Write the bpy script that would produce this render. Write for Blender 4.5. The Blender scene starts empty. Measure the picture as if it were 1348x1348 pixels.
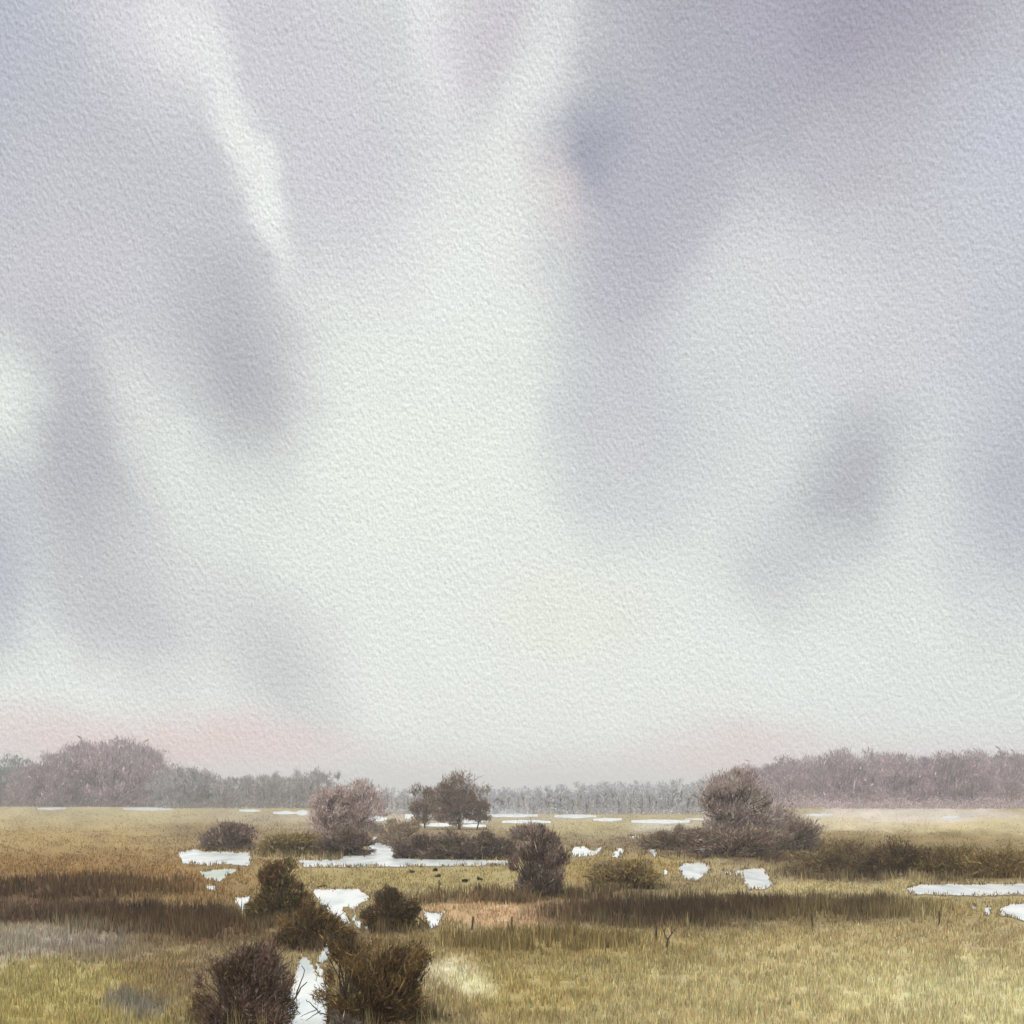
import bpy, math, random
import numpy as np
rng = np.random.default_rng(7)
random.seed(7)
scene = bpy.context.scene
C = scene.collection

# ------------------------------------------------------------------ survey
# The marsh is laid out on flat ground; bearings and distances were taken from
# the photograph (eye 6 m above the marsh, horizon line at HZ).
F, HZ, CX, EYE = 1900.0, 1045.0, 674.0, 6.0

def dist(py):
    return EYE * F / (py - HZ)

def ground(px, py):
    d = dist(py)
    return ((px - CX) / F * d, d)

def s2l(c):
    c = np.asarray(c, dtype=float) / 255.0
    return np.where(c <= 0.04045, c / 12.92, ((c + 0.055) / 1.055) ** 2.4)

# ------------------------------------------------------------------ noise
_perm = rng.random((256, 256))

def vnoise(x, y):
    x = np.asarray(x, float); y = np.asarray(y, float)
    xi = np.floor(x).astype(int); yi = np.floor(y).astype(int)
    fx = x - xi; fy = y - yi
    fx = fx * fx * (3 - 2 * fx); fy = fy * fy * (3 - 2 * fy)
    a = _perm[xi % 256, yi % 256]; b = _perm[(xi + 1) % 256, yi % 256]
    c = _perm[xi % 256, (yi + 1) % 256]; d = _perm[(xi + 1) % 256, (yi + 1) % 256]
    return (a * (1 - fx) + b * fx) * (1 - fy) + (c * (1 - fx) + d * fx) * fy

def fbm(x, y, o=4):
    s = 0; a = 0.5; t = 0
    for k in range(o):
        s = s + a * vnoise(x * 2 ** k + 17.3 * k, y * 2 ** k + 5.1 * k); t += a; a *= 0.5
    return s / t

# ------------------------------------------------------------------ tags
def tag(o, label, cat=None, group=None, kind=None):
    o['label'] = label
    if cat: o['category'] = cat
    if group: o['group'] = group
    if kind: o['kind'] = kind
    return o

def empty(name, loc, parent=None):
    o = bpy.data.objects.new(name, None); C.objects.link(o)
    o.location = loc; o.empty_display_size = 0.3
    if parent: o.parent = parent
    return o

# ------------------------------------------------------------------ materials
def new_mat(name):
    m = bpy.data.materials.new(name); m.use_nodes = True
    nt = m.node_tree
    return m, nt, nt.nodes['Principled BSDF']

def plant_mat(name, rough=0.95):
    m, nt, b = new_mat(name)
    a = nt.nodes.new('ShaderNodeAttribute'); a.attribute_name = 'tint'
    tc = nt.nodes.new('ShaderNodeTexCoord')
    n = nt.nodes.new('ShaderNodeTexNoise'); n.inputs['Scale'].default_value = 1.3; n.inputs['Detail'].default_value = 3
    r = nt.nodes.new('ShaderNodeMapRange'); r.inputs['To Min'].default_value = 0.75; r.inputs['To Max'].default_value = 1.25
    mx = nt.nodes.new('ShaderNodeVectorMath'); mx.operation = 'SCALE'
    nt.links.new(tc.outputs['Object'], n.inputs['Vector'])
    nt.links.new(n.outputs['Fac'], r.inputs['Value'])
    nt.links.new(a.outputs['Color'], mx.inputs[0]); nt.links.new(r.outputs['Result'], mx.inputs['Scale'])
    nt.links.new(mx.outputs['Vector'], b.inputs['Base Color'])
    b.inputs['Roughness'].default_value = rough
    b.inputs['Specular IOR Level'].default_value = 0.12
    return m

def bark_mat(name, col):
    m, nt, b = new_mat(name)
    n = nt.nodes.new('ShaderNodeTexNoise'); n.inputs['Scale'].default_value = 9; n.inputs['Detail'].default_value = 5
    r = nt.nodes.new('ShaderNodeValToRGB')
    r.color_ramp.elements[0].color = (*[c * 0.55 for c in col], 1)
    r.color_ramp.elements[1].color = (*[min(1, c * 1.5) for c in col], 1)
    nt.links.new(n.outputs['Fac'], r.inputs['Fac']); nt.links.new(r.outputs['Color'], b.inputs['Base Color'])
    bp = nt.nodes.new('ShaderNodeBump'); bp.inputs['Strength'].default_value = 0.6
    nt.links.new(n.outputs['Fac'], bp.inputs['Height']); nt.links.new(bp.outputs['Normal'], b.inputs['Normal'])
    b.inputs['Roughness'].default_value = 0.95; b.inputs['Specular IOR Level'].default_value = 0.15
    return m

M_PLANT = plant_mat('twigs_and_leaves')
M_GRASS = plant_mat('marsh_grass')
M_BARK = bark_mat('dark_bark', (0.085, 0.066, 0.05))
M_FARBARK = bark_mat('mauve_bark', (0.17, 0.14, 0.145))
M_POST = bark_mat('weathered_wood', (0.07, 0.055, 0.04))

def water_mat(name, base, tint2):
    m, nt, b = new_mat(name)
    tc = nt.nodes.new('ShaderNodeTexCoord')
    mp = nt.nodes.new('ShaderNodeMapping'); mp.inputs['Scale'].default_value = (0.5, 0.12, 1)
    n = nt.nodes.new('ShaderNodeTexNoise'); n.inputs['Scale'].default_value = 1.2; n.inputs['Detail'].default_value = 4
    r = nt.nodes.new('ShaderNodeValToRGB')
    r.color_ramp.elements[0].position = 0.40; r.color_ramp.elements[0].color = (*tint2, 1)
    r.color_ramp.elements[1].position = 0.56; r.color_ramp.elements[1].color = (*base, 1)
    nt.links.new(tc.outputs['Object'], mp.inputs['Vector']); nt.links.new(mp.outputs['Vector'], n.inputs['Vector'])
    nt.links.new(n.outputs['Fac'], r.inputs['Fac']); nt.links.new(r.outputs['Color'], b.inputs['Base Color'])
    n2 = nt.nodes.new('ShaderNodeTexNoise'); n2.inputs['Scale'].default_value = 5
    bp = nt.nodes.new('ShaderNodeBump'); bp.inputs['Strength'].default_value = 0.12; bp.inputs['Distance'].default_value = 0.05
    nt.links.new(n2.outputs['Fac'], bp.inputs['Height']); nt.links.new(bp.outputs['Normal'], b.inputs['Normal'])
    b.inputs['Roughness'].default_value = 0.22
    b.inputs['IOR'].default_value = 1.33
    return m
M_WATER = water_mat('sky_white_water', (0.76, 0.75, 0.735), (0.56, 0.60, 0.62))  # pale base colour stands in for bright sky reflected in the water
M_SHALLOW = water_mat('green_shallow_water', (0.50, 0.55, 0.47), (0.36, 0.38, 0.28))

# ------------------------------------------------------------------ pools (bearing / depression outlines)
POOLS = [
 [(236,1122),(258,1117),(270,1121),(330,1122),(332,1130),(326,1140),(300,1137),(272,1139),(240,1136)],
 [(325,1112.5),(344,1113.5),(342,1117),(326,1116)],
 [(394,1133),(450,1131),(455,1127),(484,1124),(487,1110),(484,1106),(495,1101),(506,1110),(528,1112),(523,1122),(535,1130),(672,1133),(672,1138.5),(560,1140.5),(400,1141)],
 [(409,1171),(470,1170),(480,1176),(487,1183),(474,1190),(466,1200),(460,1194),(452,1194),(456,1208),(462,1215),(449,1217),(446,1207),(430,1202),(418,1207),(413,1202),(424,1196),(420,1186)],
 [(394,1190),(402,1186),(410,1190),(404,1200),(396,1199)],
 [(464,1206),(468,1204),(467,1214),(463,1213)],
 [(469,1211),(475,1212),(474,1224),(470,1222)],
 [(482,1213),(489,1211),(484,1225),(481,1223)],
 [(313,1179),(322,1178),(327,1176),(326,1190),(322,1198),(319,1209),(317,1196),(312,1187)],
 [(273,1166),(281,1163),(280,1173),(275,1172)],
 [(561,1196),(566,1199),(575,1200),(584,1194),(579,1206),(575,1221),(570,1229),(566,1222)],
 [(751,1121),(752,1115),(770,1114),(780,1121),(790,1115),(799,1112),(782,1126),(752,1128)],
 [(813,1115),(820,1114),(817,1130),(809,1131),(807,1126)],
 [(854,1115),(864,1114),(862,1122),(867,1125),(863,1132)],
 [(855,1136),(860,1136),(859,1140),(855,1140)],
 [(874,1144),(879,1145),(878,1152),(874,1152)],
 [(919,1117),(935,1116),(949,1117),(938,1124),(921,1126)],
 [(893,1142),(902,1136),(928,1136),(938,1146),(930,1150),(915,1159),(903,1159),(898,1150)],
 [(958,1144),(963,1143),(968,1147),(976,1142),(986,1140),(1000,1137),(1004,1147),(1006,1160),(1010,1170),(1000,1178),(986,1178),(982,1166),(978,1152),(962,1150)],
 [(1195,1169),(1212,1164.5),(1348,1164),(1480,1166),(1480,1179),(1348,1177.5),(1290,1179),(1200,1177)],
 [(1318,1196),(1330,1190),(1348,1190),(1420,1192),(1420,1213),(1348,1212),(1330,1206),(1316,1205)],
 [(1280,1190),(1284,1192),(1283,1199),(1280,1197)],
 [(1298,1195),(1304,1191),(1301,1207),(1298,1205)],
 [(378,1420),(370,1348),(376,1320),(384,1298),(391,1275),(400,1257),(408,1266),(416,1280),(427,1290),(433,1300),(431,1348),(433,1420)],
 [(426,1240),(434,1237),(437,1250),(430,1262),(424,1268),(418,1266),(422,1256)],
 [(416,1268),(420,1270),(427,1282),(420,1287),(415,1282)],
]
for (x0, x1, y, th) in [(52,84,1064.5,2.2),(165,224,1065,3),(318,340,1067,2.6),(362,388,1070,3),(394,402,1070,5),(556,600,1086,3.2),(598,640,1081,3.6),(487,506,1078,4.5),
                        (536,572,1075,7),(584,604,1078,4),(612,637,1087,3),(640,705,1073.3,3.6),(664,722,1082,3.3),(733,782,1074.5,3.6),
                        (784,816,1079,3.2),(834,905,1081.5,3.6),(905,952,1078.5,1.6),(1064,1092,1073,2.4),(1244,1260,1076,2.8),(830,843,1102,2.2)]:
    n = 8; up = []; lo = []; th *= 1.5; x0 -= 3; x1 += 3
    for k in range(n + 1):
        t = k / n; w = th * 0.5 * (0.35 + 0.65 * math.sin(math.pi * min(max(t, 0.12), 0.88)))
        xx = x0 + (x1 - x0) * t; yy = y + (1.5 * math.cos((t - 0.5) * 3) - 0.8 if x0 == 834 else 0) + rng.uniform(-.3, .3)
        up.append((xx, yy - w)); lo.append((xx, yy + w))
    POOLS.append(up + lo[::-1])
SHALLOWS = [[(262,1147),(300,1143.5),(318,1144),(300,1152),(288,1161),(272,1157)]]

def rough_outline(poly, amp=0.9, step=4.0):
    out = []
    for i, a in enumerate(poly):
        b = poly[(i + 1) % len(poly)]
        L = math.hypot(b[0] - a[0], b[1] - a[1]); n = max(1, int(L / step))
        for k in range(n):
            t = k / n; j = 0 if L < step else amp
            out.append((a[0] + (b[0] - a[0]) * t + rng.uniform(-j, j), a[1] + (b[1] - a[1]) * t + rng.uniform(-j, j) * 0.45))
    return out
for p in POOLS:                                   # glints lie flat
    xs = [q[0] for q in p]; ys = [q[1] for q in p]; w_ = max(xs) - min(xs); h_ = max(ys) - min(ys)
    if h_ > 0.75 * w_ and max(ys) < 1232:
        cx_ = sum(xs) / len(xs); cy_ = sum(ys) / len(ys)
        p[:] = [(cx_ + (x - cx_) * 1.3, cy_ + (y - cy_) * 0.7) for x, y in p]
POOLS = [rough_outline(p, 1.7, 2.6) if max(q[1] for q in p) > 1095 else rough_outline(p, .15) for p in POOLS]
SHALLOWS = [rough_outline(p) for p in SHALLOWS]

def in_polys(px, py, polys):
    res = np.zeros(px.shape, bool)
    for poly in polys:
        P = np.array(poly)
        m = (px > P[:, 0].min()) & (px < P[:, 0].max()) & (py > P[:, 1].min()) & (py < P[:, 1].max())
        idx = np.nonzero(m)[0]
        if len(idx) == 0: continue
        x = px[idx]; y = py[idx]; ins = np.zeros(len(idx), bool)
        for i in range(len(P)):
            x1, y1 = P[i]; x2, y2 = P[i - 1]
            if y1 == y2: continue
            c = ((y1 > y) != (y2 > y)) & (x < (x2 - x1) * (y - y1) / (y2 - y1) + x1)
            ins ^= c
        res[idx] |= ins
    return res

def near_pools(px, py, m=10.0):
    r = np.zeros(px.shape)
    for poly in POOLS + SHALLOWS:
        P = np.array(poly)
        dx = np.maximum(np.maximum(P[:, 0].min() - px, px - P[:, 0].max()), 0)
        dy = np.maximum(np.maximum(P[:, 1].min() - py, py - P[:, 1].max()), 0)
        r = np.maximum(r, np.clip(1 - np.hypot(dx, dy * 2) / m, 0, 1))
    return r

# ------------------------------------------------------------------ vegetation zones on the ground
ZONES = [  # cx, cy, rx, ry, colour as it looks, strength
 (100,1078,330,22,(180,164,122),1), (60,1108,220,24,(170,142,88),.95), (90,1138,260,20,(150,116,62),1),
 (230,1165,180,30,(154,122,70),.95), (310,1102,110,25,(144,122,82),.85),
 (60,1166,230,18,(128,98,60),1), (20,1180,190,20,(100,76,50),1), (130,1206,280,14,(84,64,48),1), (10,1200,160,14,(116,92,72),.9),
 (260,1224,150,20,(108,82,54),.95),
 (60,1243,130,20,(164,154,142),1), (140,1255,60,16,(146,132,118),.8), (-80,1240,120,30,(170,160,140),.8),
 (60,1300,240,34,(176,164,104),1), (40,1350,260,45,(182,168,104),1), (215,1285,70,40,(146,124,78),.8), (250,1330,60,40,(170,152,100),.7),
 (175,1330,38,22,(138,132,122),.9),
 (560,1075,280,12,(178,166,150),.8), (560,1102,220,18,(140,118,92),.85),
 (540,1155,190,14,(166,148,92),1), (620,1158,90,10,(170,156,104),.7),
 (660,1182,150,7,(128,106,66),.8), (675,1204,120,16,(206,172,132),1), (605,1197,55,12,(194,162,120),.9),
 (480,1230,120,22,(150,132,84),.8), (600,1250,110,16,(150,128,80),.9), (720,1240,150,12,(142,120,78),.9),
 (770,1090,110,14,(178,164,120),.9), (870,1090,60,8,(196,190,176),.8), (880,1108,140,16,(124,102,80),.9),
 (820,1145,90,24,(162,138,80),1), (930,1165,90,14,(146,128,88),.8),
 (690,1178,150,4,(100,78,50),.9), (620,1187,90,3,(112,90,58),.8),
 (860,1204,160,19,(92,72,52),1), (990,1196,170,15,(96,76,54),1), (790,1180,80,7,(110,88,60),.9),
 (1130,1082,220,12,(206,190,158),1), (1330,1090,130,18,(200,184,138),1), (1230,1108,200,16,(144,122,76),.95),
 (1180,1135,150,20,(92,72,48),1), (1320,1145,110,18,(122,98,56),1), (1060,1125,90,20,(122,102,72),.9), (1210,1072,170,8,(208,196,188),.9),
 (1080,1170,120,9,(186,170,118),1), (1150,1198,110,14,(92,74,50),1), (1070,1200,70,16,(134,116,74),.8), (1280,1200,120,16,(166,148,98),1),
 (860,1248,330,24,(158,138,84),1), (1150,1250,260,24,(190,174,124),1), (1280,1232,160,16,(180,162,116),.9),
 (820,1300,260,44,(178,164,112),1), (1080,1310,260,46,(196,182,132),1), (1300,1340,260,70,(212,204,156),1), (980,1350,300,40,(194,180,130),.9),
 (690,1310,90,40,(178,160,100),.9), (300,1290,90,50,(138,118,90),.75), (500,1290,95,55,(128,108,76),.6), (366,1195,70,30,(140,120,82),.6), (430,1235,70,22,(128,106,74),.7),
 (600,1282,38,22,(222,212,178),1), (615,1300,30,18,(214,208,166),.9), (560,1255,40,14,(170,152,106),.8),
]
SHADE_SKIRTS = [(492,1344,95,13),(325,1348,85,13),(366,1211,48,6),(415,1244,55,7),(517,1221,50,6),(711,1178,50,5),(600,1131,90,3),(455,1126,48,3),(302,1119,55,3),(380,1123,50,3),
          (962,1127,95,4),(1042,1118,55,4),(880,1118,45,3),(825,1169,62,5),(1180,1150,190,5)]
ZONES += [(a, b + 1, c, d, (98, 78, 54), .75) for a, b, c, d in SHADE_SKIRTS]  # brown sedge ground round the bushes, contact shade painted into its colour
KG = 0.84
SAT = 0.84
WARM = np.array([1.015, .975, .92])
def zone_color(px, py):
    wx = (fbm(px / 60.0, py / 16.0, 4) - 0.5) * 70; wy = (fbm(px / 50.0 + 31, py / 10.0 + 9, 4) - 0.5) * 20
    x = px + wx; y = py + wy
    col = np.empty(px.shape + (3,)); col[:] = s2l((172, 156, 112))
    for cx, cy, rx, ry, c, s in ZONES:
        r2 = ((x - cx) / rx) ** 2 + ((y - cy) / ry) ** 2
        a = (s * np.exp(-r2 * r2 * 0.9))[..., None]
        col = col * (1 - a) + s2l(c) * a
    col = col * (0.78 + 0.44 * fbm(px / 26.0 + 80, py / 9.0 + 20, 4))[..., None]
    g = col.mean(-1, keepdims=True)
    return (g + (col - g) * SAT) * KG * WARM
SEDGE = [(690,1178,140,4),(830,1181,120,5),(620,1186,90,3),(60,1170,220,16),(130,1206,270,11),(860,1204,160,18),(990,1196,170,14),(1150,1198,110,13),(1180,1135,150,16),(1320,1145,110,14),(700,1240,140,9),(210,1222,150,12),(1070,1125,90,12)]
SEDGE += [(a, b + 2, c, d) for a, b, c, d in SHADE_SKIRTS]
HEATH = [(60,1243,130,18),(140,1255,60,14),(175,1332,38,20),(-80,1240,120,30)]
def mask(zs, px, py):
    wx = (fbm(px / 40.0, py / 14.0, 4) - 0.5) * 70; wy = (fbm(px / 40.0 + 31, py / 9.0 + 9, 4) - 0.5) * 16
    m = np.zeros(px.shape)
    for cx, cy, rx, ry in zs:
        m = np.maximum(m, np.exp(-((((px + wx - cx) / rx) ** 2 + ((py + wy - cy) / ry) ** 2) ** 2)))
    return m

def relief(x, y):
    """gentle hummocks, level at the pools"""
    x = np.asarray(x, float); y = np.asarray(y, float)
    ok = y > 12
    d = np.where(ok, y, 12.0)
    px = CX + x / d * F; py = HZ + EYE * F / d
    k = np.where(ok, 1 - near_pools(px, py, 16.0), 1.0)
    return (fbm(x / 7.0, y / 9.0, 4) - 0.5) * 0.30 * k * np.clip(400 / np.maximum(d, 1), 0, 1) ** 0.5 - 0.02

# ------------------------------------------------------------------ ground sheet
def set_mesh(me, V, Fc, mat, smooth=False):
    """V (n,3), Fc (m,k) all the same size"""
    V = np.asarray(V, np.float32); Fc = np.asarray(Fc, np.int32); m, k = Fc.shape
    me.vertices.add(len(V)); me.vertices.foreach_set('co', V.ravel())
    me.loops.add(m * k); me.loops.foreach_set('vertex_index', Fc.ravel())
    me.polygons.add(m); me.polygons.foreach_set('loop_start', np.arange(0, m * k, k, dtype=np.int32))
    me.update(calc_edges=True); me.validate()
    if smooth: me.polygons.foreach_set('use_smooth', np.ones(m, bool))
    me.materials.append(mat)

def tint_attr(me, col):
    a = me.attributes.new('tint', 'FLOAT_COLOR', 'POINT')
    c = np.ones((len(col), 4), np.float32); c[:, :3] = col
    a.data.foreach_set('color', c.ravel())

th = np.concatenate([np.arange(-180, -28, 4.0), np.arange(-28, 28, 0.14), np.arange(28, 180, 4.0)]) * math.pi / 180
py_rows = np.concatenate([np.arange(1440, 1120, -1.8), np.arange(1120, 1060, -0.8), np.arange(1060, 1049, -0.5)])
rr = np.concatenate([[4, 9, 14, 19, 23, 26], dist(py_rows), [3300, 4200]])
TH, RR = np.meshgrid(th, rr)
GX = RR * np.sin(TH); GY = RR * np.cos(TH)
gx = GX.ravel(); gy = GY.ravel()
gd = np.where(gy > 12, gy, 12.0)
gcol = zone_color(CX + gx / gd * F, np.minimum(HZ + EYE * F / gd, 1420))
GZ = relief(gx, gy)
V = np.column_stack([gx, gy, GZ]); nr, nc = TH.shape
ii = np.arange(nr - 1)[:, None] * nc; jj = np.arange(nc)[None, :]; jn = (jj + 1) % nc
quads = np.stack([ii + jj, ii + jn, ii + nc + jn, ii + nc + jj], -1).reshape(-1, 4)[:, ::-1]
me = bpy.data.meshes.new('ground')
mg, nt, b = new_mat('marsh_ground')
a = nt.nodes.new('ShaderNodeAttribute'); a.attribute_name = 'tint'
tc = nt.nodes.new('ShaderNodeTexCoord')
n1 = nt.nodes.new('ShaderNodeTexNoise'); n1.inputs['Scale'].default_value = 1.1; n1.inputs['Detail'].default_value = 9; n1.inputs['Roughness'].default_value = 0.72
r1 = nt.nodes.new('ShaderNodeMapRange'); r1.inputs['From Min'].default_value = .25; r1.inputs['From Max'].default_value = .75
r1.inputs['To Min'].default_value = 0.62; r1.inputs['To Max'].default_value = 1.2
mv = nt.nodes.new('ShaderNodeVectorMath'); mv.operation = 'SCALE'
nt.links.new(tc.outputs['Object'], n1.inputs['Vector']); nt.links.new(n1.outputs['Fac'], r1.inputs['Value'])
nt.links.new(a.outputs['Color'], mv.inputs[0]); nt.links.new(r1.outputs['Result'], mv.inputs['Scale'])
nt.links.new(mv.outputs['Vector'], b.inputs['Base Color'])
bp = nt.nodes.new('ShaderNodeBump'); bp.inputs['Strength'].default_value = 0.5; bp.inputs['Distance'].default_value = 0.15
nt.links.new(n1.outputs['Fac'], bp.inputs['Height']); nt.links.new(bp.outputs['Normal'], b.inputs['Normal'])
b.inputs['Roughness'].default_value = 1.0; b.inputs['Specular IOR Level'].default_value = 0.1
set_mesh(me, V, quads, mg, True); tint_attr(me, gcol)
# close the small hole under the viewer
import bmesh
bm = bmesh.new(); bm.from_mesh(me)
edges = [e for e in bm.edges if e.is_boundary and e.verts[0].co.length < 30]
bmesh.ops.holes_fill(bm, edges=edges, sides=0)
bm.normal_update(); bm.to_mesh(me); bm.free()
go = bpy.data.objects.new('ground', me); C.objects.link(go)
tag(go, 'flat straw and olive coloured marsh ground', 'ground', kind='structure')

# ------------------------------------------------------------------ water
def make_pool(poly, mat, z, label):
    pts = [ground(*p) for p in poly]
    bm = bmesh.new()
    vs = [bm.verts.new((x, y, z)) for x, y in pts]
    f = bm.faces.new(vs); bm.normal_update()
    if f.normal.z < 0: f.normal_flip()
    bmesh.ops.triangulate(bm, faces=bm.faces[:])
    me = bpy.data.meshes.new('water'); bm.to_mesh(me); bm.free(); me.materials.append(mat)
    o = bpy.data.objects.new('water', me); C.objects.link(o)
    tag(o, label, 'water', kind='structure')
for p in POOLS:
    make_pool(p, M_WATER, 0.012, 'flood water lying in the marsh, painted pale with sky reflection')
def mud_margins(polys, mat):
    bm = bmesh.new()
    for poly in polys:
        n = len(poly); P = np.array(poly); area = 0.5 * np.sum(P[:, 0] * np.roll(P[:, 1], -1) - np.roll(P[:, 0], -1) * P[:, 1]); sg = 1 if area > 0 else -1
        ring = []
        for i in range(n):
            t = P[(i + 1) % n] - P[i - 1]; t /= (np.linalg.norm(t) + 1e-6); nn = np.array([t[1], -t[0]]) * sg
            o = P[i] + nn * np.array([1.6, 1.3]) * rng.uniform(.3, 1.3)
            a = ground(*P[i]); b_ = ground(o[0], max(o[1], 1052))
            ring.append((bm.verts.new((a[0], a[1], .006)), bm.verts.new((b_[0], b_[1], .004))))
        for i in range(n):
            q = ring[i]; r_ = ring[(i + 1) % n]
            f = bm.faces.new((q[0], r_[0], r_[1], q[1])); f.normal_update()
            if f.normal.z < 0: f.normal_flip()
    me = bpy.data.meshes.new('mud'); bm.to_mesh(me); bm.free(); me.materials.append(mat)
    o = bpy.data.objects.new('mud', me); C.objects.link(o); tag(o, 'narrow dark mud margins round the pools', 'mud', kind='structure')
mud_margins([p for p in POOLS if max(q[1] for q in p) > 1095], bark_mat('wet_mud', (0.2, 0.165, 0.115)))
for p in SHALLOWS:
    make_pool(p, M_SHALLOW, 0.008, 'greenish shallow water below the pale pool on the left')

# ------------------------------------------------------------------ grass, sedge, heather
def blades(px, py, hm, wpx, col, name, label, cat, spread=0.5, lean=0.35):
    """one thin pointed blade per point; hm height in metres"""
    d = dist(py); x = (px - CX) / F * d; y = d
    n = len(px); z = relief(x, y) - 0.02
    w = np.maximum(d / F * wpx, 0.004) * 0.5
    ang = rng.uniform(0, 2 * np.pi, n)
    facing = rng.normal(0, 0.6, n)
    lx = np.cos(ang) * hm * lean * rng.random(n); ly = np.sin(ang) * hm * lean * rng.random(n)
    V = np.empty((n, 3, 3))
    V[:, 0] = np.column_stack([x - w * np.cos(facing), y - w * np.sin(facing), z])
    V[:, 1] = np.column_stack([x + w * np.cos(facing), y + w * np.sin(facing), z])
    V[:, 2] = np.column_stack([x + lx, y + ly, z + hm])
    me = bpy.data.meshes.new(name)
    set_mesh(me, V.reshape(-1, 3), np.arange(n * 3).reshape(-1, 3), M_GRASS)
    tint_attr(me, np.repeat(col, 3, axis=0))
    o = bpy.data.objects.new(name, me); C.objects.link(o)
    tag(o, label, cat, kind='stuff')
    return o

def scatter(n):
    u = rng.random(n)
    py = 1050 + 360 * u ** 0.85
    px = rng.uniform(-260, 1610, n)
    k = fbm(px / 22.0, py / 8.0, 3) + rng.normal(0, .12, n) > 0.38      # tussocks
    return px[k], py[k]

def clear_of_water(px, py, hm):
    d = dist(py); hp = hm * F / d
    k = np.clip((d < 160) * 1.0, .12, 1)
    inside = in_polys(px + (fbm(px / 5.0, py / 3.0, 2) - .5) * 14 * k, py + (fbm(px / 4.0 + 50, py / 3.0 + 50, 2) - .5) * 6 * k, POOLS + SHALLOWS)
    inside &= rng.random(len(px)) < 0.955
    blk = in_polys(px, py - hp * 0.6, POOLS + SHALLOWS) | in_polys(px, py - hp, POOLS + SHALLOWS) | in_polys(px, py - hp * .25, POOLS + SHALLOWS)
    hm = np.where(blk & (rng.random(len(px)) < 0.93), np.minimum(hm * 0.25, 1.3 * d / F), hm)
    return ~inside, hm

def varied(col, s, n):
    s = np.broadcast_to(np.asarray(s, float), (n,))[:, None]
    v = np.exp(rng.normal(0, 1, (n, 1)) * s)
    hue = 1 + rng.normal(0, 1, (n, 3)) * s * 0.2
    return np.clip(col * v * hue, 0.01, 0.85)

px, py = scatter(420000)
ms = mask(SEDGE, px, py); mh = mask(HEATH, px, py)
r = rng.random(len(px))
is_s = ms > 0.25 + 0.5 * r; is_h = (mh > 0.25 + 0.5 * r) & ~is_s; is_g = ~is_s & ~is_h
def grow(sel, h0, h1, wpx, s, bright, name, label, cat):
    x = px[sel]; y = py[sel]; n = len(x)
    hm = rng.uniform(h0, h1, n)
    keep, hm = clear_of_water(x, y, hm)
    hm *= 0.6 + 0.8 * fbm(x / 9.0, y / 4.0, 2)
    x, y, hm = x[keep], y[keep], hm[keep]
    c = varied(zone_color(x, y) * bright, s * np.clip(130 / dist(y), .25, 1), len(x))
    blades(x, y, hm, wpx, c, name, label, cat)
grow(is_g, 0.08, 0.30, 1.6, 0.32, 1.06, 'grass', 'short straw and olive marsh grass over the flat fields', 'grass')
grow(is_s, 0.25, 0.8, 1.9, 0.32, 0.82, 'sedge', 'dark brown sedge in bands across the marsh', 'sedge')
grow(is_h, 0.15, 0.45, 2.0, 0.22, 1.10, 'heather', 'lilac grey heather patches at the left of the field', 'heather')

# reeds standing along the water's edge
ex, ey = [], []
for poly in POOLS + SHALLOWS:
    P = np.array(poly)
    if P[:, 1].max() < 1096: continue
    for i in range(len(P)):
        L_ = np.linalg.norm(P[i] - P[i - 1]); n_ = rng.poisson(L_ * 2.2)
        t_ = rng.random(n_)[:, None]; q_ = P[i - 1] + (P[i] - P[i - 1]) * t_
        keep_ = fbm(q_[:, 0] / 6.0 + 7, q_[:, 1] / 4.0 + 3, 2) > .42
        q_ = q_[keep_] + rng.normal(0, 1, (keep_.sum(), 2)) * np.array([1.6, .8])
        ex.append(q_[:, 0]); ey.append(q_[:, 1])
ex = np.concatenate(ex); ey = np.concatenate(ey); k_ = (ey > 1090) & (ey < 1400); ex, ey = ex[k_], ey[k_]
hh = rng.uniform(1.5, 6.5, len(ex)) * dist(ey) / F
cc = varied(np.where(rng.random((len(ex), 1)) < .5, s2l((150, 128, 84)), s2l((104, 84, 58))), .3, len(ex))
blades(ex, ey, hh, 1.7, cc, 'reeds', 'straw and brown reeds standing along the edges of the pools', 'reeds', lean=.5)

# ------------------------------------------------------------------ trees and bushes
def tube(points, radii, sides=6):
    V = []; Fc = []
    P = [np.array(p, float) for p in points]
    for i, p in enumerate(P):
        t = P[min(i + 1, len(P) - 1)] - P[max(i - 1, 0)]; t /= (np.linalg.norm(t) + 1e-9)
        a = np.cross(t, (0.3, 1, 0.2)); a /= (np.linalg.norm(a) + 1e-9); b_ = np.cross(t, a)
        for k in range(sides):
            an = 2 * math.pi * k / sides
            V.append(p + (a * math.cos(an) + b_ * math.sin(an)) * radii[i])
    for i in range(len(P) - 1):
        for k in range(sides):
            Fc.append((i * sides + k, i * sides + (k + 1) % sides, (i + 1) * sides + (k + 1) % sides, (i + 1) * sides + k))
    return V, Fc

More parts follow.
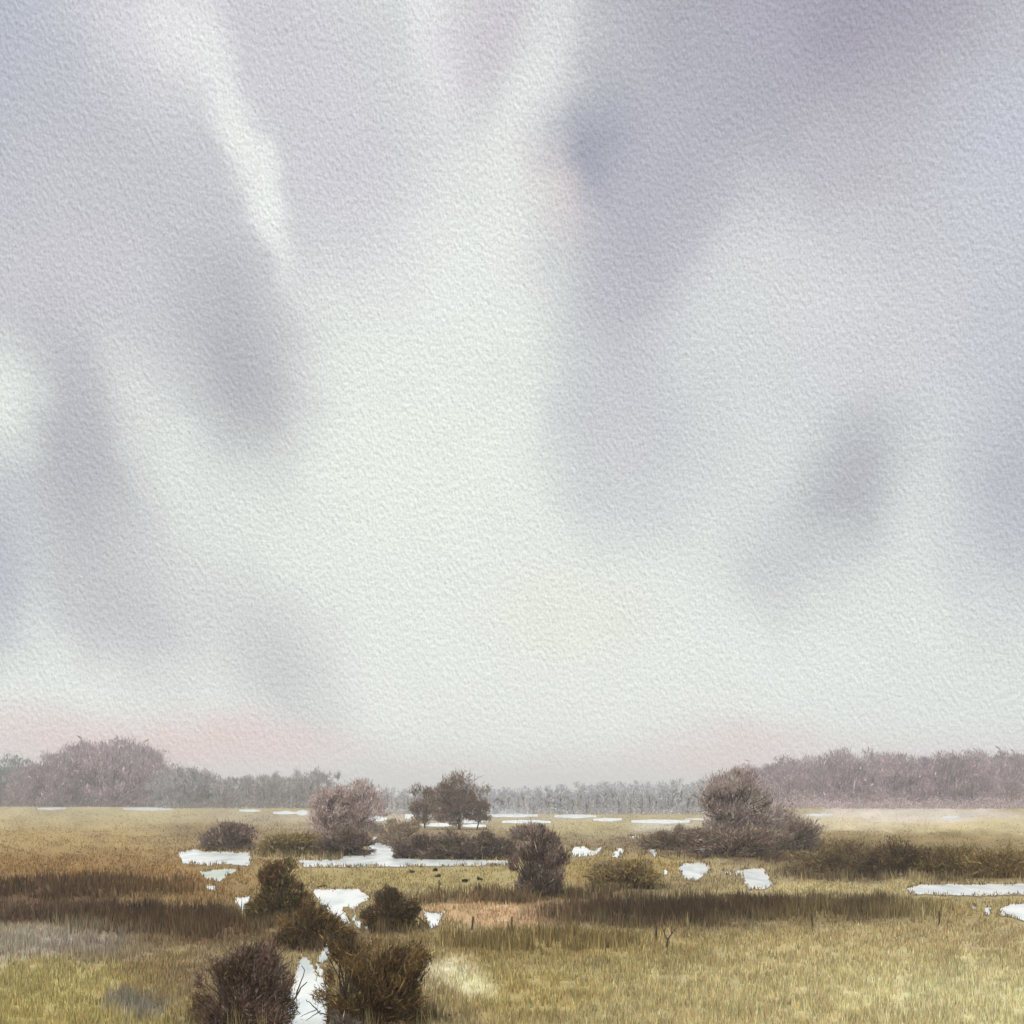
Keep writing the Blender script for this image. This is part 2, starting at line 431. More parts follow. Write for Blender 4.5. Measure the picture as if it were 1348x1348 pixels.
class Wood:
    def __init__(s): s.V = []; s.F = []
    def add(s, pts, rad, sides=6):
        v, f = tube(pts, rad, sides); o = len(s.V); s.V += v; s.F += [tuple(i + o for i in q) for q in f]
    def limb(s, a, b_, r0, r1, n=5, wob=0.08):
        a = np.array(a, float); b_ = np.array(b_, float); L = np.linalg.norm(b_ - a)
        pts = []
        for k in range(n + 1):
            t = k / n; p = a + (b_ - a) * t
            if 0 < k: p = p + np.array([random.gauss(0, 1), random.gauss(0, 1), random.gauss(0, .5) + math.sin(t * math.pi) * 0.8]) * L * wob * (0.3 + t) * .7
            pts.append(p)
        s.add(pts, [r0 + (r1 - r0) * k / n for k in range(n + 1)])
        return pts
    def mesh(s, name, mat):
        me = bpy.data.meshes.new(name); set_mesh(me, np.array(s.V), np.array(s.F), mat, True); return me

def twig_cloud(n, lobes, tl, tw, cols, edge=2.0, fan=None, up=0.5, name='crown', spread=0.22, holes=0.45):
    """many small pointed twig and leaf faces filling a set of lobes; lobes (x,y,z,rx,ry,rz)"""
    L0 = np.array(lobes, float); L = []
    for l in L0:
        L.append(l * np.array([1, 1, 1, .72, .72, .72]))
        for k in range(9):
            v = rng.normal(0, 1, 3); v /= np.linalg.norm(v); f = rng.uniform(.45, .98); q = rng.uniform(.22, .5)
            if v[2] < 0: v[2] *= .5
            L.append(np.concatenate([l[:3] + v * f * l[3:], l[3:] * q * np.array([1, 1, rng.uniform(.8, 1.3)])]))
    L = np.array(L)
    vol = (L[:, 3] * L[:, 4] * L[:, 5]) ** 0.72
    pick = rng.choice(len(L), int(n * 1.9), p=vol / vol.sum())
    m = len(pick)
    dirs = rng.normal(0, 1, (m, 3)); dirs /= np.linalg.norm(dirs, axis=1)[:, None]
    r = rng.random(m) ** (1 / edge) * (1 + np.abs(rng.normal(0, spread, m)) * (rng.random(m) < 0.45))
    P = L[pick, :3] + dirs * r[:, None] * L[pick, 3:]
    s = L0[:, 3].mean()
    q = fbm((P[:, 0] + P[:, 1] * .7) / (s * 0.5) + 40, (P[:, 2] - P[:, 1] * .4) / (s * 0.4) + 40, 3)
    keep = q + rng.normal(0, .07, m) > holes
    keep &= P[:, 2] > -0.02
    P = P[keep][:n]; dirs = dirs[keep][:n]; q = q[keep][:n]; n = len(P)
    base = np.array([0, 0, 0.0]) if fan is None else np.array(fan)
    out = P - base; out /= (np.linalg.norm(out, axis=1)[:, None] + 1e-6)
    D = out * 0.9 + np.array([0, 0, up]) + rng.normal(0, 0.55, (n, 3))
    D /= np.linalg.norm(D, axis=1)[:, None]
    ln = tl * np.exp(rng.normal(0, 0.5, n))[:, None]
    side = np.cross(D, rng.normal(0, 1, (n, 3))); side /= (np.linalg.norm(side, axis=1)[:, None] + 1e-6)
    w = (tw * np.exp(rng.normal(-.1, 0.45, n)))[:, None] * 0.5
    V = np.empty((n, 4, 3))
    V[:, 0] = P - D * ln * 0.5
    V[:, 1] = P + side * w
    V[:, 2] = P + D * ln * 0.5
    V[:, 3] = P - side * w
    V[..., 2] = np.maximum(V[..., 2], 0.01)
    cols = np.array([s2l(c) for c in cols])
    # each clump leans to one of the colours
    g = fbm(P[:, 0] / (s * 0.8) + 3, P[:, 2] / (s * 0.6) + 11, 2)
    ci = np.clip(((g - 0.3) / 0.4 * len(cols) + rng.normal(0, .8, n)).astype(int), 0, len(cols) - 1)
    c = varied(cols[ci], 0.25, n)
    me = bpy.data.meshes.new(name)
    set_mesh(me, V.reshape(-1, 3), np.arange(n * 4).reshape(-1, 4), M_PLANT)
    tint_attr(me, np.repeat(c, 4, axis=0))
    return me

def child(name, me, parent):
    o = bpy.data.objects.new(name, me); C.objects.link(o); o.parent = parent; return o

def plant(name, xc, ybase, lobes_px, n, cols, label, cat, group=None, tl=9, tw=1.5, trunks=3, r0=0.07, is_tree=False,
          edge=2.0, up=0.5, bark=None, holes=0.45, spread=0.22, extra=None):
    """lobes_px: (cx, cy, rx, ry) as seen; depth radius taken from the width"""
    tl *= .72; tw *= .66; n = int(n * 2.0); up *= .6
    d = dist(ybase); s = d / F
    root = empty(name, ((xc - CX) * s, d, 0))
    L = []
    for (cx, cy, rx, ry) in lobes_px:
        rx *= 1.15; ry *= 1.1
        L.append(((cx - xc) * s, random.uniform(-.25, .25) * rx * s, (ybase - cy) * s, rx * s, rx * s * 0.85, ry * s))
    Lw = list(L)
    if not is_tree:                                   # low growth that meets the ground
        top = max(l[2] + l[5] for l in L); xa = min(l[0] - l[3] for l in L); xb = max(l[0] + l[3] for l in L)
        for k in range(3):
            L.append((xa + (xb - xa) * (.25 + .25 * k), 0, .12 * top, (xb - xa) * .2, (xb - xa) * .2, .16 * top))
    w = Wood()
    if is_tree:
        topz = max(l[2] for l in L)
        for t in range(trunks):
            ox = random.uniform(-.5, .5) * (trunks - 1) * 0.35
            fork = (ox + random.uniform(-.3, .3), random.uniform(-.2, .2), topz * random.uniform(0.35, 0.5))
            w.limb((ox, 0, -0.1), fork, r0 * 1.3, r0 * 0.85, 4, 0.03)
            for l in Lw:
                for q in range(3):
                    e = (l[0] + random.uniform(-.6, .6) * l[3], l[1] + random.uniform(-.5, .5) * l[4], l[2] + random.uniform(-.3, .85) * l[5])
                    pts = w.limb(fork, e, r0 * 0.55, r0 * 0.16, 5, 0.08)
                    for z in range(3):
                        b0 = pts[random.choice((2, 3, 4))]
                        w.limb(b0, b0 + np.array([random.gauss(0, .3) * l[3], random.gauss(0, .3) * l[4], random.uniform(.1, .5) * l[5]]), r0 * 0.22, r0 * 0.07, 3, 0.1)
    else:
        for l in Lw:
            for q in range(trunks):
                e = (l[0] + random.uniform(-.85, .85) * l[3], l[1] + random.uniform(-.6, .6) * l[4], max(0.2, l[2] + random.uniform(-.1, 1.0) * l[5]))
                w.limb((l[0] * 0.55 + random.uniform(-.2, .2) * l[3], l[1] * .5, -0.05), e, r0, r0 * 0.25, 5, 0.08)
    if extra:
        for (pa, pb, ra, rb) in extra:
            A = ((pa[0] - xc) * s, -0.3, (ybase - pa[1]) * s); B = ((pb[0] - xc) * s, -0.5, (ybase - pb[1]) * s)
            w.limb(A, B, ra, rb, 6, 0.05)
    child('trunk' if is_tree else 'stems', w.mesh('trunk' if is_tree else 'stems', bark or M_BARK), root)
    child('crown' if is_tree else 'foliage', twig_cloud(n, L, tl * s, tw * s, cols, edge, None, up, 'crown' if is_tree else 'foliage', spread, holes), root)
    tag(root, label, cat, group)
    return root

DK = [(98, 78, 50), (110, 86, 60), (82, 66, 42), (124, 102, 66)]
DKM = [(116, 94, 84), (98, 76, 62), (132, 112, 104), (86, 68, 52)]
OL = [(112, 98, 62), (92, 82, 52), (128, 112, 72)]
BM = [(136, 118, 108), (118, 100, 88), (150, 132, 124)]
MV = [(178, 158, 156), (160, 140, 136), (192, 174, 170)]
OC = [(158, 138, 92), (142, 122, 82), (130, 112, 78), (150, 132, 98)]

# foreground, either side of the creek
plant('bush', 492, 1352, [(455,1270,30,40),(500,1290,46,44),(530,1300,34,50),(470,1320,42,36),(530,1335,36,28),(444,1246,20,20),(520,1266,36,22)], 17000, DK,
      'big dark brown bush on the right bank of the foreground creek', 'bush', 'bushes in the marsh', tl=11, tw=1.7, trunks=6, r0=.035)
plant('bush', 325, 1358, [(318,1270,40,34),(350,1292,40,52),(300,1310,36,42),(350,1335,36,28),(290,1290,24,24)], 13000, DKM,
      'big mauve brown bush on the left bank of the foreground creek', 'bush', 'bushes in the marsh', tl=11, tw=1.6, trunks=6, r0=.035,
      extra=[((375,1335),(405,1290),.035,.012),((392,1312),(404,1268),.022,.008),((378,1346),(396,1322),.03,.01)])
plant('bush', 447, 1375, [(452,1352,22,20),(470,1362,24,18)], 3500, [(120,108,100),(98,86,78)],
      'low grey twiggy bush leaning over the creek in front of the big dark bush', 'bush', 'bushes in the marsh', tl=11, tw=1.4, trunks=5, r0=.03,
      extra=[((460,1350),(418,1325),.035,.014),((418,1325),(406,1312),.016,.008),((424,1328),(408,1340),.014,.006),((420,1326),(400,1334),.012,.006)])
plant('bush', 366, 1212, [(366,1152,26,22),(358,1178,32,24),(388,1184,24,26),(345,1195,20,18)], 9000, OL + DK[:2],
      'dark olive bush with a rounded peak left of the largest white pool', 'bush', 'bushes in the marsh', tl=8, tw=1.6, trunks=5, r0=.045)
plant('bush', 415, 1246, [(398,1214,30,24),(434,1220,28,20),(418,1206,22,18),(388,1234,24,14),(450,1232,22,14)], 9000, DK,
      'low dark bush filling the bank between the white pool and the creek', 'bush', 'bushes in the marsh', tl=8, tw=1.6, trunks=4, r0=.04)
plant('bush', 517, 1222, [(515,1192,26,20),(495,1200,18,16),(535,1198,20,20),(512,1178,12,12)], 7500, DK + [(88, 74, 58)],
      'compact dark bush between the largest white pool and the small white water notch', 'bush', 'bushes in the marsh', tl=7, tw=1.5, trunks=5, r0=.04,
      extra=[((535,1198),(565,1217),.05,.02),((545,1203),(556,1192),.03,.012)])
# middle distance
plant('bush', 711, 1178, [(708,1118,24,24),(712,1148,30,26),(690,1135,20,24),(730,1130,18,24),(712,1098,16,12)], 7500, BM + [(104, 86, 76)],
      'upright brown mauve bush standing alone at the right end of the long water strip', 'bush', 'bushes in the marsh', tl=9, tw=1.3, trunks=7, r0=.05, up=.9, holes=.42)
plant('tree', 605, 1092, [(606,1038,30,20),(582,1050,24,16),(624,1048,22,20),(605,1062,36,14),(586,1076,20,9),(624,1077,16,8),(604,1084,10,6)], 6400, BM + [(122, 104, 90)],
      'tallest of the bare trees on the spit, with a rounded twiggy crown', 'tree', 'bare trees on the spit', tl=6, tw=1.15, trunks=2, r0=.16, is_tree=True, holes=.47)
plant('tree', 560, 1090, [(564,1052,20,16),(550,1064,15,13),(574,1064,20,15),(556,1078,14,8)], 2600, BM + [(110, 94, 76)],
      'smaller bare tree at the left side of the spit behind the brown thicket', 'tree', 'bare trees on the spit', tl=6, tw=1.1, trunks=2, r0=.12, is_tree=True)
plant('tree', 628, 1092, [(634,1062,12,13),(638,1075,11,9)], 900, BM,
      'thin leaning tree at the right side of the spit', 'tree', 'bare trees on the spit', tl=6, tw=1.1, trunks=1, r0=.11, is_tree=True)
for (x, w, y0, yb, lab) in [(552, 36, 1094, 1130, 'reddish brown thicket at the left end of the spit beside the pale pool'),
                            (600, 44, 1091, 1131, 'dark brown thicket under the tallest bare tree on the spit'),
                            (646, 36, 1095, 1131, 'grey brown thicket at the right end of the spit')]:
    h = yb - y0
    plant('bush', x, yb, [(x, yb - h * .45, w * .75, h * .5), (x - w * .5, yb - h * .35, w * .55, h * .38), (x + w * .5, yb - h * .35, w * .55, h * .38)], 5200,
          [(118, 96, 88), (96, 80, 70), (132, 114, 104)] if x < 560 else [(112, 96, 84), (90, 76, 62), (130, 114, 98)], lab, 'bush', 'bushes in the marsh', tl=7, tw=1.4, trunks=5, r0=.05)
plant('tree', 478, 1112, [(474,1043,24,20),(486,1064,24,24),(460,1064,22,24),(472,1090,30,18)], 4600, MV,
      'taller hazy mauve tree right of its twin, left of the pale pool', 'tree', 'mauve trees left of the pool', tl=7, tw=1.15, trunks=2, r0=.15, is_tree=True, bark=M_FARBARK)
plant('tree', 430, 1112, [(436,1046,20,16),(424,1064,22,20),(446,1070,20,20),(434,1092,28,16)], 3400, MV,
      'shorter hazy mauve tree standing left of its taller twin', 'tree', 'mauve trees left of the pool', tl=7, tw=1.15, trunks=2, r0=.13, is_tree=True, bark=M_FARBARK)
plant('bush', 455, 1126, [(455,1108,30,16),(435,1112,16,11),(474,1108,18,14)], 5200, [(112, 94, 84), (98, 80, 70), (128, 110, 98)],
      'dark brown bush at the foot of the two mauve trees', 'bush', 'bushes in the marsh', tl=7, tw=1.4, trunks=5, r0=.05)
plant('bush', 302, 1119, [(302,1098,32,18),(280,1104,20,13),(325,1100,20,17)], 5000, BM,
      'mauve brown bush behind the pale pool on the left', 'bush', 'bushes in the marsh', tl=8, tw=1.25, trunks=7, r0=.05, up=.9, spread=.35)
plant('bush', 378, 1124, [(388,1106,36,12),(414,1110,18,10),(360,1112,24,9)], 5000, [(148, 130, 86), (126, 110, 70), (160, 142, 100)],
      'olive bush between the mauve brown bush and the mauve trees', 'bush', 'bushes in the marsh', tl=7, tw=1.3, trunks=5, r0=.05)
plant('bush', 520, 1112, [(520,1092,26,14),(540,1088,18,10)], 2600, [(160, 142, 120), (146, 126, 108), (172, 156, 136)],
      'pale brown bush between the two mauve trees and the spit', 'bush', 'bushes in the marsh', tl=7, tw=1.1, trunks=5, r0=.04)
plant('bush', 698, 1106, [(698,1092,26,12),(680,1096,14,9)], 2600, [(150, 132, 116), (136, 118, 102)],
      'grey brown bush behind the upright lone bush', 'bush', 'bushes in the marsh', tl=6, tw=1.15, trunks=5, r0=.05)
plant('tree', 962, 1122, [(956,1032,32,22),(934,1050,24,20),(988,1048,32,24),(965,1078,46,24),(1008,1074,32,24)], 8500, [(164, 146, 140), (148, 130, 124), (176, 160, 154)],
      'broad bare tree, the largest standing in the right half of the marsh', 'tree', tl=8, tw=1.2, trunks=3, r0=.18, is_tree=True, holes=.45)
plant('bush', 962, 1128, [(962,1106,46,18),(920,1106,26,14),(1005,1106,34,18)], 7000, [(138, 118, 106), (120, 102, 88), (150, 132, 116)],
      'wide brown thicket under the broad bare tree', 'bush', 'bushes in the marsh', tl=8, tw=1.3, trunks=5, r0=.05)
plant('bush', 1042, 1118, [(1036,1088,32,26),(1060,1096,26,20),(1020,1098,24,20)], 5600, [(152, 136, 124), (138, 122, 104), (166, 150, 138)],
      'soft grey brown bush to the right of the broad bare tree', 'bush', 'bushes in the marsh', tl=8, tw=1.15, trunks=6, r0=.05, spread=.35)
plant('bush', 880, 1118, [(880,1104,24,12),(858,1106,18,9),(902,1102,18,13)], 3600, [(140, 122, 104), (126, 108, 88)],
      'low brown bush left of the broad bare tree', 'bush', 'bushes in the marsh', tl=7, tw=1.2, trunks=5, r0=.05)
plant('bush', 935, 1156, [(948,1130,26,9),(930,1132,14,7)], 100, [(118, 104, 84)],
      'small dark twig bush beside the white pool under the tree', 'bush', 'bushes in the marsh', tl=8, tw=1.2, trunks=2, r0=.03) if False else None
plant('bush', 825, 1170, [(820,1146,36,18),(848,1152,24,15),(792,1152,24,14)], 6500, OC,
      'rounded ochre bush right of the upright lone bush', 'bush', 'bushes in the marsh', tl=7, tw=1.5, trunks=5, r0=.04)
for (x, w, y0, yb, cs, lab) in [(1105, 62, 1106, 1148, [(136,116,84),(112,94,68)], 'leftmost brown scrub bush of the row behind the water strip at right'),
                            (1180, 66, 1100, 1152, [(98,80,56),(84,68,50),(118,98,68)], 'darkest and tallest scrub bush of the row behind the water strip at right'),
                            (1252, 60, 1108, 1152, [(134,114,72),(112,94,60)], 'olive brown scrub bush right of the darkest one behind the water strip'),
                            (1325, 60, 1110, 1155, [(140,118,74),(120,98,62),(152,132,86)], 'ochre brown scrub bush nearest the right edge behind the water strip')]:
    h = yb - y0
    plant('bush', x, yb, [(x, yb - h * .45, w * .6, h * .5), (x - w * .55, yb - h * .35, w * .5, h * .36), (x + w * .55, yb - h * .35, w * .5, h * .36)], 4200, cs, lab, 'bush',
          'bushes in the marsh', tl=7, tw=1.4, trunks=5, r0=.05)

# ------------------------------------------------------------------ far woods along the horizon
def far_proto(kind, n, cols, seed, narrow=0.45, tall=1.0):
    random.seed(seed)
    L = []
    for k in range(6):
        t = 0.10 + 0.78 * k / 5
        L.append((random.uniform(-.16, .16), random.uniform(-.16, .16), t * tall, narrow * (0.62 - 0.35 * abs(t - .5)), narrow * .5, .16))
    w = Wood(); w.limb((0, 0, -.02), (random.uniform(-.05, .05), 0, .62), .022, .012, 4, .03)
    for k in range(9):
        z = random.uniform(.2, .6)
        w.limb((0, 0, z), (random.uniform(-.4, .4) * narrow * 1.4, random.uniform(-.3, .3) * narrow, z + random.uniform(.12, .28)), .010, .003, 3, .06)
    return (w.mesh('trunk', M_FARBARK), twig_cloud(n, L, .075, .0125, cols, 1.7, None, .9, 'crown', .5, .42))

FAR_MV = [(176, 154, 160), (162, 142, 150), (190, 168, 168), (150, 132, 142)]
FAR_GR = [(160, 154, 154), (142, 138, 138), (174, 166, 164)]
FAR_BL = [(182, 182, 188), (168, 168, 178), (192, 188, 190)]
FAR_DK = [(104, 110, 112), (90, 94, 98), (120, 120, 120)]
protos = {
 'mauve': [far_proto('m', 2400, FAR_MV, 10 + k, .62) for k in range(4)],
 'grey': [far_proto('g', 1500, FAR_GR, 20 + k, .42) for k in range(4)],
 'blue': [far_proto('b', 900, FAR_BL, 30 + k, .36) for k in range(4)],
 'dark': [far_proto('d', 2200, FAR_DK, 40 + k, .6) for k in range(3)],
}
def far_tree(kind, px, py, hpx, label, group):
    d = dist(py); s = d / F
    tm, cm = random.choice(protos[kind])
    r = empty('tree', ((px - CX) * s, d, -0.05))
    h = hpx * s; wv = random.uniform(.85, 1.3)
    r.scale = (h * wv, h * wv, h); r.rotation_euler = (0, 0, random.uniform(0, 6.28))
    child('trunk', tm, r); child('crown', cm, r)
    tag(r, label, 'tree', group)
random.seed(99)
def row(kind, x0, x1, n, y0, y1, hfun, label, group):
    for k in range(n):
        x = x0 + (x1 - x0) * (k + random.uniform(-.4, 1.4)) / n
        h = hfun(x) * random.uniform(.78, 1.08)
        far_tree(kind, x, random.uniform(y0, y1), h, label, group)
def hump(pts):
    xs = [p[0] for p in pts]; ys = [p[1] for p in pts]
    return lambda x: float(np.interp(x, xs, ys))
row('dark', -60, 48, 12, 1056, 1058.5, hump([(-60,60),(10,58),(40,42),(60,30)]), 'dark slate grey tree at the far left end of the horizon', 'dark trees at the left end of the horizon')
row('mauve', 20, 226, 54, 1058, 1062, hump([(25,45),(60,66),(130,80),(190,76),(222,46)]), 'bare mauve tree in the tall wood on the left horizon', 'mauve wood on the left horizon')
row('grey', 205, 430, 44, 1060, 1064, hump([(200,48),(240,52),(290,44),(350,42),(430,46)]), 'grey bare tree in the low row between the mauve wood and the mauve trees', 'grey tree row on the left horizon')
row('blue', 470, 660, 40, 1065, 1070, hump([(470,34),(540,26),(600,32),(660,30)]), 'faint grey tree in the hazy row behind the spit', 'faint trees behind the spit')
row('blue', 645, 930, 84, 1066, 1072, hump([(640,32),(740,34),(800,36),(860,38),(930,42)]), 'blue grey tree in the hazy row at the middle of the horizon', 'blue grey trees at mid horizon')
row('mauve', 930, 1440, 84, 1057, 1063, hump([(925,36),(960,44),(1010,56),(1060,66),(1120,70),(1200,66),(1280,66),(1340,66),(1440,70)]), 'bare mauve tree in the long wood on the right horizon', 'mauve wood on the right horizon')

# undergrowth where the woods meet the fields: one soft mass
def fringe(x0, x1, y, hpx, n, cols):
    px = rng.uniform(x0, x1, n); py = y + rng.uniform(-1.2, 1.6, n); d = dist(py); s = d / F
    h = np.abs(rng.normal(0, hpx * .5, n)) * s * (.4 + 1.2 * fbm(px / 14., py, 2))
    P = np.column_stack([(px - CX) * s, d, h]); D = rng.normal(0, .45, (n, 3)) + np.array([0, 0, 1]); D /= np.linalg.norm(D, axis=1)[:, None]
    ln = (3.2 * s)[:, None]; sd = np.cross(D, rng.normal(0, 1, (n, 3))); sd /= np.linalg.norm(sd, axis=1)[:, None]; w = (.55 * s)[:, None]
    V = np.stack([P - D * ln * .5, P + sd * w, P + D * ln * .5, P - sd * w], 1); V[..., 2] = np.maximum(V[..., 2], .02)
    c = varied(s2l(np.array(cols))[rng.integers(0, len(cols), n)], .2, n)
    return V, np.repeat(c, 4, axis=0)
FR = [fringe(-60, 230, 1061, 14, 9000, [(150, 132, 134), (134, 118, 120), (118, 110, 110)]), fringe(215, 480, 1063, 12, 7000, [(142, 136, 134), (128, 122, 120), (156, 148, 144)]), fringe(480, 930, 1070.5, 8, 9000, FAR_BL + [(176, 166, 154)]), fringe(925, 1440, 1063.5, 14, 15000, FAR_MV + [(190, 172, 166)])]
Vf = np.concatenate([f[0].reshape(-1, 3) for f in FR]); me = bpy.data.meshes.new('undergrowth')
set_mesh(me, Vf, np.arange(len(Vf)).reshape(-1, 4), M_PLANT); tint_attr(me, np.concatenate([f[1] for f in FR]))
o = bpy.data.objects.new('undergrowth', me); C.objects.link(o); tag(o, 'soft mauve grey undergrowth along the foot of the far woods', 'undergrowth', kind='stuff')

# ------------------------------------------------------------------ fence posts and odd wood
def post(px, py, hpx, lean, label, r=0.045):
    d = dist(py); s = d / F; h = hpx * s + .12
    w = Wood(); n = 5; pts = []; rad = []
    for k in range(n + 1):
        t = k / n; pts.append((lean * h * t + random.gauss(0, .006), random.gauss(0, .006), -.12 + (h + .12) * t)); rad.append(r * (1.1 - .25 * t) * random.uniform(.92, 1.08))
    pts.append((pts[-1][0], pts[-1][1], pts[-1][2] + .012)); rad.append(r * .3)
    w.add(pts, rad, 9)
    o = bpy.data.objects.new('fence_post', w.mesh('fence_post', M_POST)); C.objects.link(o)
    o.location = ((px - CX) * s, d, 0)
    tag(o, label, 'fence post', 'old fence posts in the marsh')
post(135, 1214, 16, .05, 'short dark post at the foot of the brown sedge band, leftmost of the posts')
post(190, 1212, 13, .0, 'short dark post just right of the leftmost post')
post(293, 1212, 16, .08, 'thin dark post right of the squat stump in the ochre grass')
post(621, 1224, 14, .1, 'dark post left of its neighbour on the pale tan strip')
post(673, 1226, 15, .05, 'dark post on the pale tan strip, right of its neighbour')
post(578, 1172, 11, .0, 'small dark post in the olive grass above the white water notch')
post(631, 1176, 11, -.05, 'small dark post at the left end of the dark ditch line')
post(864, 1236, 14, .0, 'short dark post beside the forked dead sapling')
post(1070, 1222, 16, -.08, 'dark post at the left edge of the right hand sedge band')
post(1236, 1216, 13, .05, 'dark post in the grass below the water strip at right')
post(804, 1158, 15, .0, 'thin dark post in front of the ochre bush')

d = dist(1248); s = d / F
w = Wood(); w.limb((0, 0, -.1), (0.02, 0, .35), .045, .035, 3, .02); w.limb((.02, 0, .33), (-.28, .05, .95), .032, .01, 4, .05); w.limb((.02, 0, .33), (.34, -.05, .8), .03, .01, 4, .05)
w.limb((-.1, .02, .6), (-.02, .0, 1.0), .016, .006, 3, .05); w.limb((.16, -.02, .55), (.2, 0, .95), .016, .006, 3, .05)
o = bpy.data.objects.new('dead_sapling', w.mesh('dead_sapling', M_POST)); C.objects.link(o); o.location = ((878 - CX) * s, d, 0)
tag(o, 'small forked dead sapling at the edge of the brown sedge band', 'sapling')

d = dist(1212); s = d / F
w = Wood(); w.add([(0, 0, -.1), (0, 0, .1), (.02, 0, .35), (.05, .01, .5), (.05, .01, .53)], [.2, .16, .14, .12, .05], 10); w.limb((.08, 0, .3), (.22, 0, .62), .05, .03, 3, .03)
o = bpy.data.objects.new('tree_stump', w.mesh('tree_stump', M_POST)); C.objects.link(o); o.location = ((256 - CX) * s, d, 0)
tag(o, 'squat dark stump in the ochre grass above the brown band', 'stump')

for (px_, py_, wp, lab) in [(542, 1149, 10, 'small dark tussock close below the long water strip'), (573, 1147, 8, 'smallest dark tussock touching the long water strip'), (577, 1155, 9, 'small dark tussock above the little post in the olive grass'),
                       (613, 1161, 14, 'widest dark tussock in the olive grass left of the upright bush'), (632, 1159, 10, 'dark tussock just right of the widest one'),
                       (392, 1167, 22, 'dark sedge tussock on the far bank of the largest white pool'), (425, 1168, 16, 'small dark tussock right of the other on the far bank of the largest pool')]:
    d = dist(py_); s = d / F
    me = twig_cloud(260, [(0, 0, .05, wp * .4 * s, wp * .25 * s, 2.0 * s)], 3 * s, 1.1 * s, [(70, 60, 42), (56, 48, 36)], 1.6, None, .8, 'tussock', .2, .2)
    o = bpy.data.objects.new('tussock', me); C.objects.link(o); o.location = ((px_ - CX) * s, d, 0)
    tag(o, lab, 'tussock', 'dark tussocks')

# ------------------------------------------------------------------ air
bm = bmesh.new(); bmesh.ops.create_cube(bm, size=1)
me = bpy.data.meshes.new('haze'); bm.to_mesh(me); bm.free()
hz = bpy.data.objects.new('haze', me); C.objects.link(hz)
ZT = 42.0
hz.scale = (8800, 8800, ZT + 1.5); hz.location = (0, 0, (ZT - 1.5) / 2)
mh = bpy.data.materials.new('pale_air'); mh.use_nodes = True; nt = mh.node_tree
for n in list(nt.nodes):
    if n.type == 'BSDF_PRINCIPLED': nt.nodes.remove(n)
pv = nt.nodes.new('ShaderNodeVolumePrincipled')
pv.inputs['Color'].default_value = (1.0, 0.975, 0.965, 1); pv.inputs['Density'].default_value = 0.00044
pv.inputs['Anisotropy'].default_value = 0.0
nt.links.new(pv.outputs['Volume'], nt.nodes['Material Output'].inputs['Volume'])
me.materials.append(mh)
tag(hz, 'pale mauve haze lying over the marsh', 'haze', kind='stuff')

# ------------------------------------------------------------------ sky
SUN_EL, SUN_AZ = math.radians(48), math.radians(-35)      # azimuth from the view direction, to the left
world = bpy.data.worlds.new('World'); scene.world = world; world.use_nodes = True
nt = world.node_tree; N = nt.nodes; LK = nt.links
bg = N['Background']; bg.inputs['Strength'].default_value = 0.1
def math_(op, a, b_=None):
    n = N.new('ShaderNodeMath'); n.operation = op
    for i, v in enumerate((a, b_)):
        if v is None: continue
        if isinstance(v, (int, float)): n.inputs[i].default_value = v
        else: LK.new(v, n.inputs[i])
    return n.outputs[0]
tc = N.new('ShaderNodeTexCoord'); sp = N.new('ShaderNodeSeparateXYZ'); LK.new(tc.outputs['Generated'], sp.inputs[0])
az = math_('ARCTAN2', sp.outputs[0], sp.outputs[1]); el = math_('ARCSINE', sp.outputs[2])
cb = N.new('ShaderNodeCombineXYZ'); LK.new(az, cb.inputs[0]); LK.new(el, cb.inputs[1])
# warp for soft wispy edges
def noise(vec, scale, detail, rough=.5, loc=(0, 0, 0), sc=(1, 1, 1), rot=0, out='Fac'):
    m = N.new('ShaderNodeMapping'); m.inputs['Location'].default_value = loc; m.inputs['Scale'].default_value = sc; m.inputs['Rotation'].default_value = (0, 0, rot)
    n = N.new('ShaderNodeTexNoise'); n.inputs['Scale'].default_value = scale; n.inputs['Detail'].default_value = detail; n.inputs['Roughness'].default_value = rough
    LK.new(vec, m.inputs[0]); LK.new(m.outputs[0], n.inputs['Vector']); return n.outputs[out]
wn = noise(cb.outputs[0], 11, 6, .62, out='Color')
v1 = N.new('ShaderNodeVectorMath'); v1.operation = 'SUBTRACT'; LK.new(wn, v1.inputs[0]); v1.inputs[1].default_value = (.5, .5, .5)
v2 = N.new('ShaderNodeVectorMath'); v2.operation = 'SCALE'; LK.new(v1.outputs[0], v2.inputs[0]); v2.inputs['Scale'].default_value = 0.06
v3 = N.new('ShaderNodeVectorMath'); v3.operation = 'ADD'; LK.new(cb.outputs[0], v3.inputs[0]); LK.new(v2.outputs[0], v3.inputs[1])
wv = v3.outputs[0]
def azel(px, py):
    u = (px - CX) / F; v = (HZ - py) / F
    return math.atan(u), math.atan(v / math.sqrt(1 + u * u))
K = 10.0
nsky = N.new('ShaderNodeTexSky'); nsky.sky_type = 'NISHITA'; nsky.sun_disc = False
nsky.sun_elevation = SUN_EL; nsky.sun_rotation = SUN_AZ
def mix(a, colour, fac):
    n = N.new('ShaderNodeMix'); n.data_type = 'RGBA'; n.blend_type = 'MIX'
    LK.new(a, n.inputs[6])
    if isinstance(colour, tuple): n.inputs[7].default_value = (*[float(c) * K for c in s2l(colour)], 1)
    else: LK.new(colour, n.inputs[7])
    if isinstance(fac, float): n.inputs[0].default_value = fac
    else: LK.new(fac, n.inputs[0])
    return n.outputs[2]
col = mix(nsky.outputs[0], (221, 225, 222), 0.93)
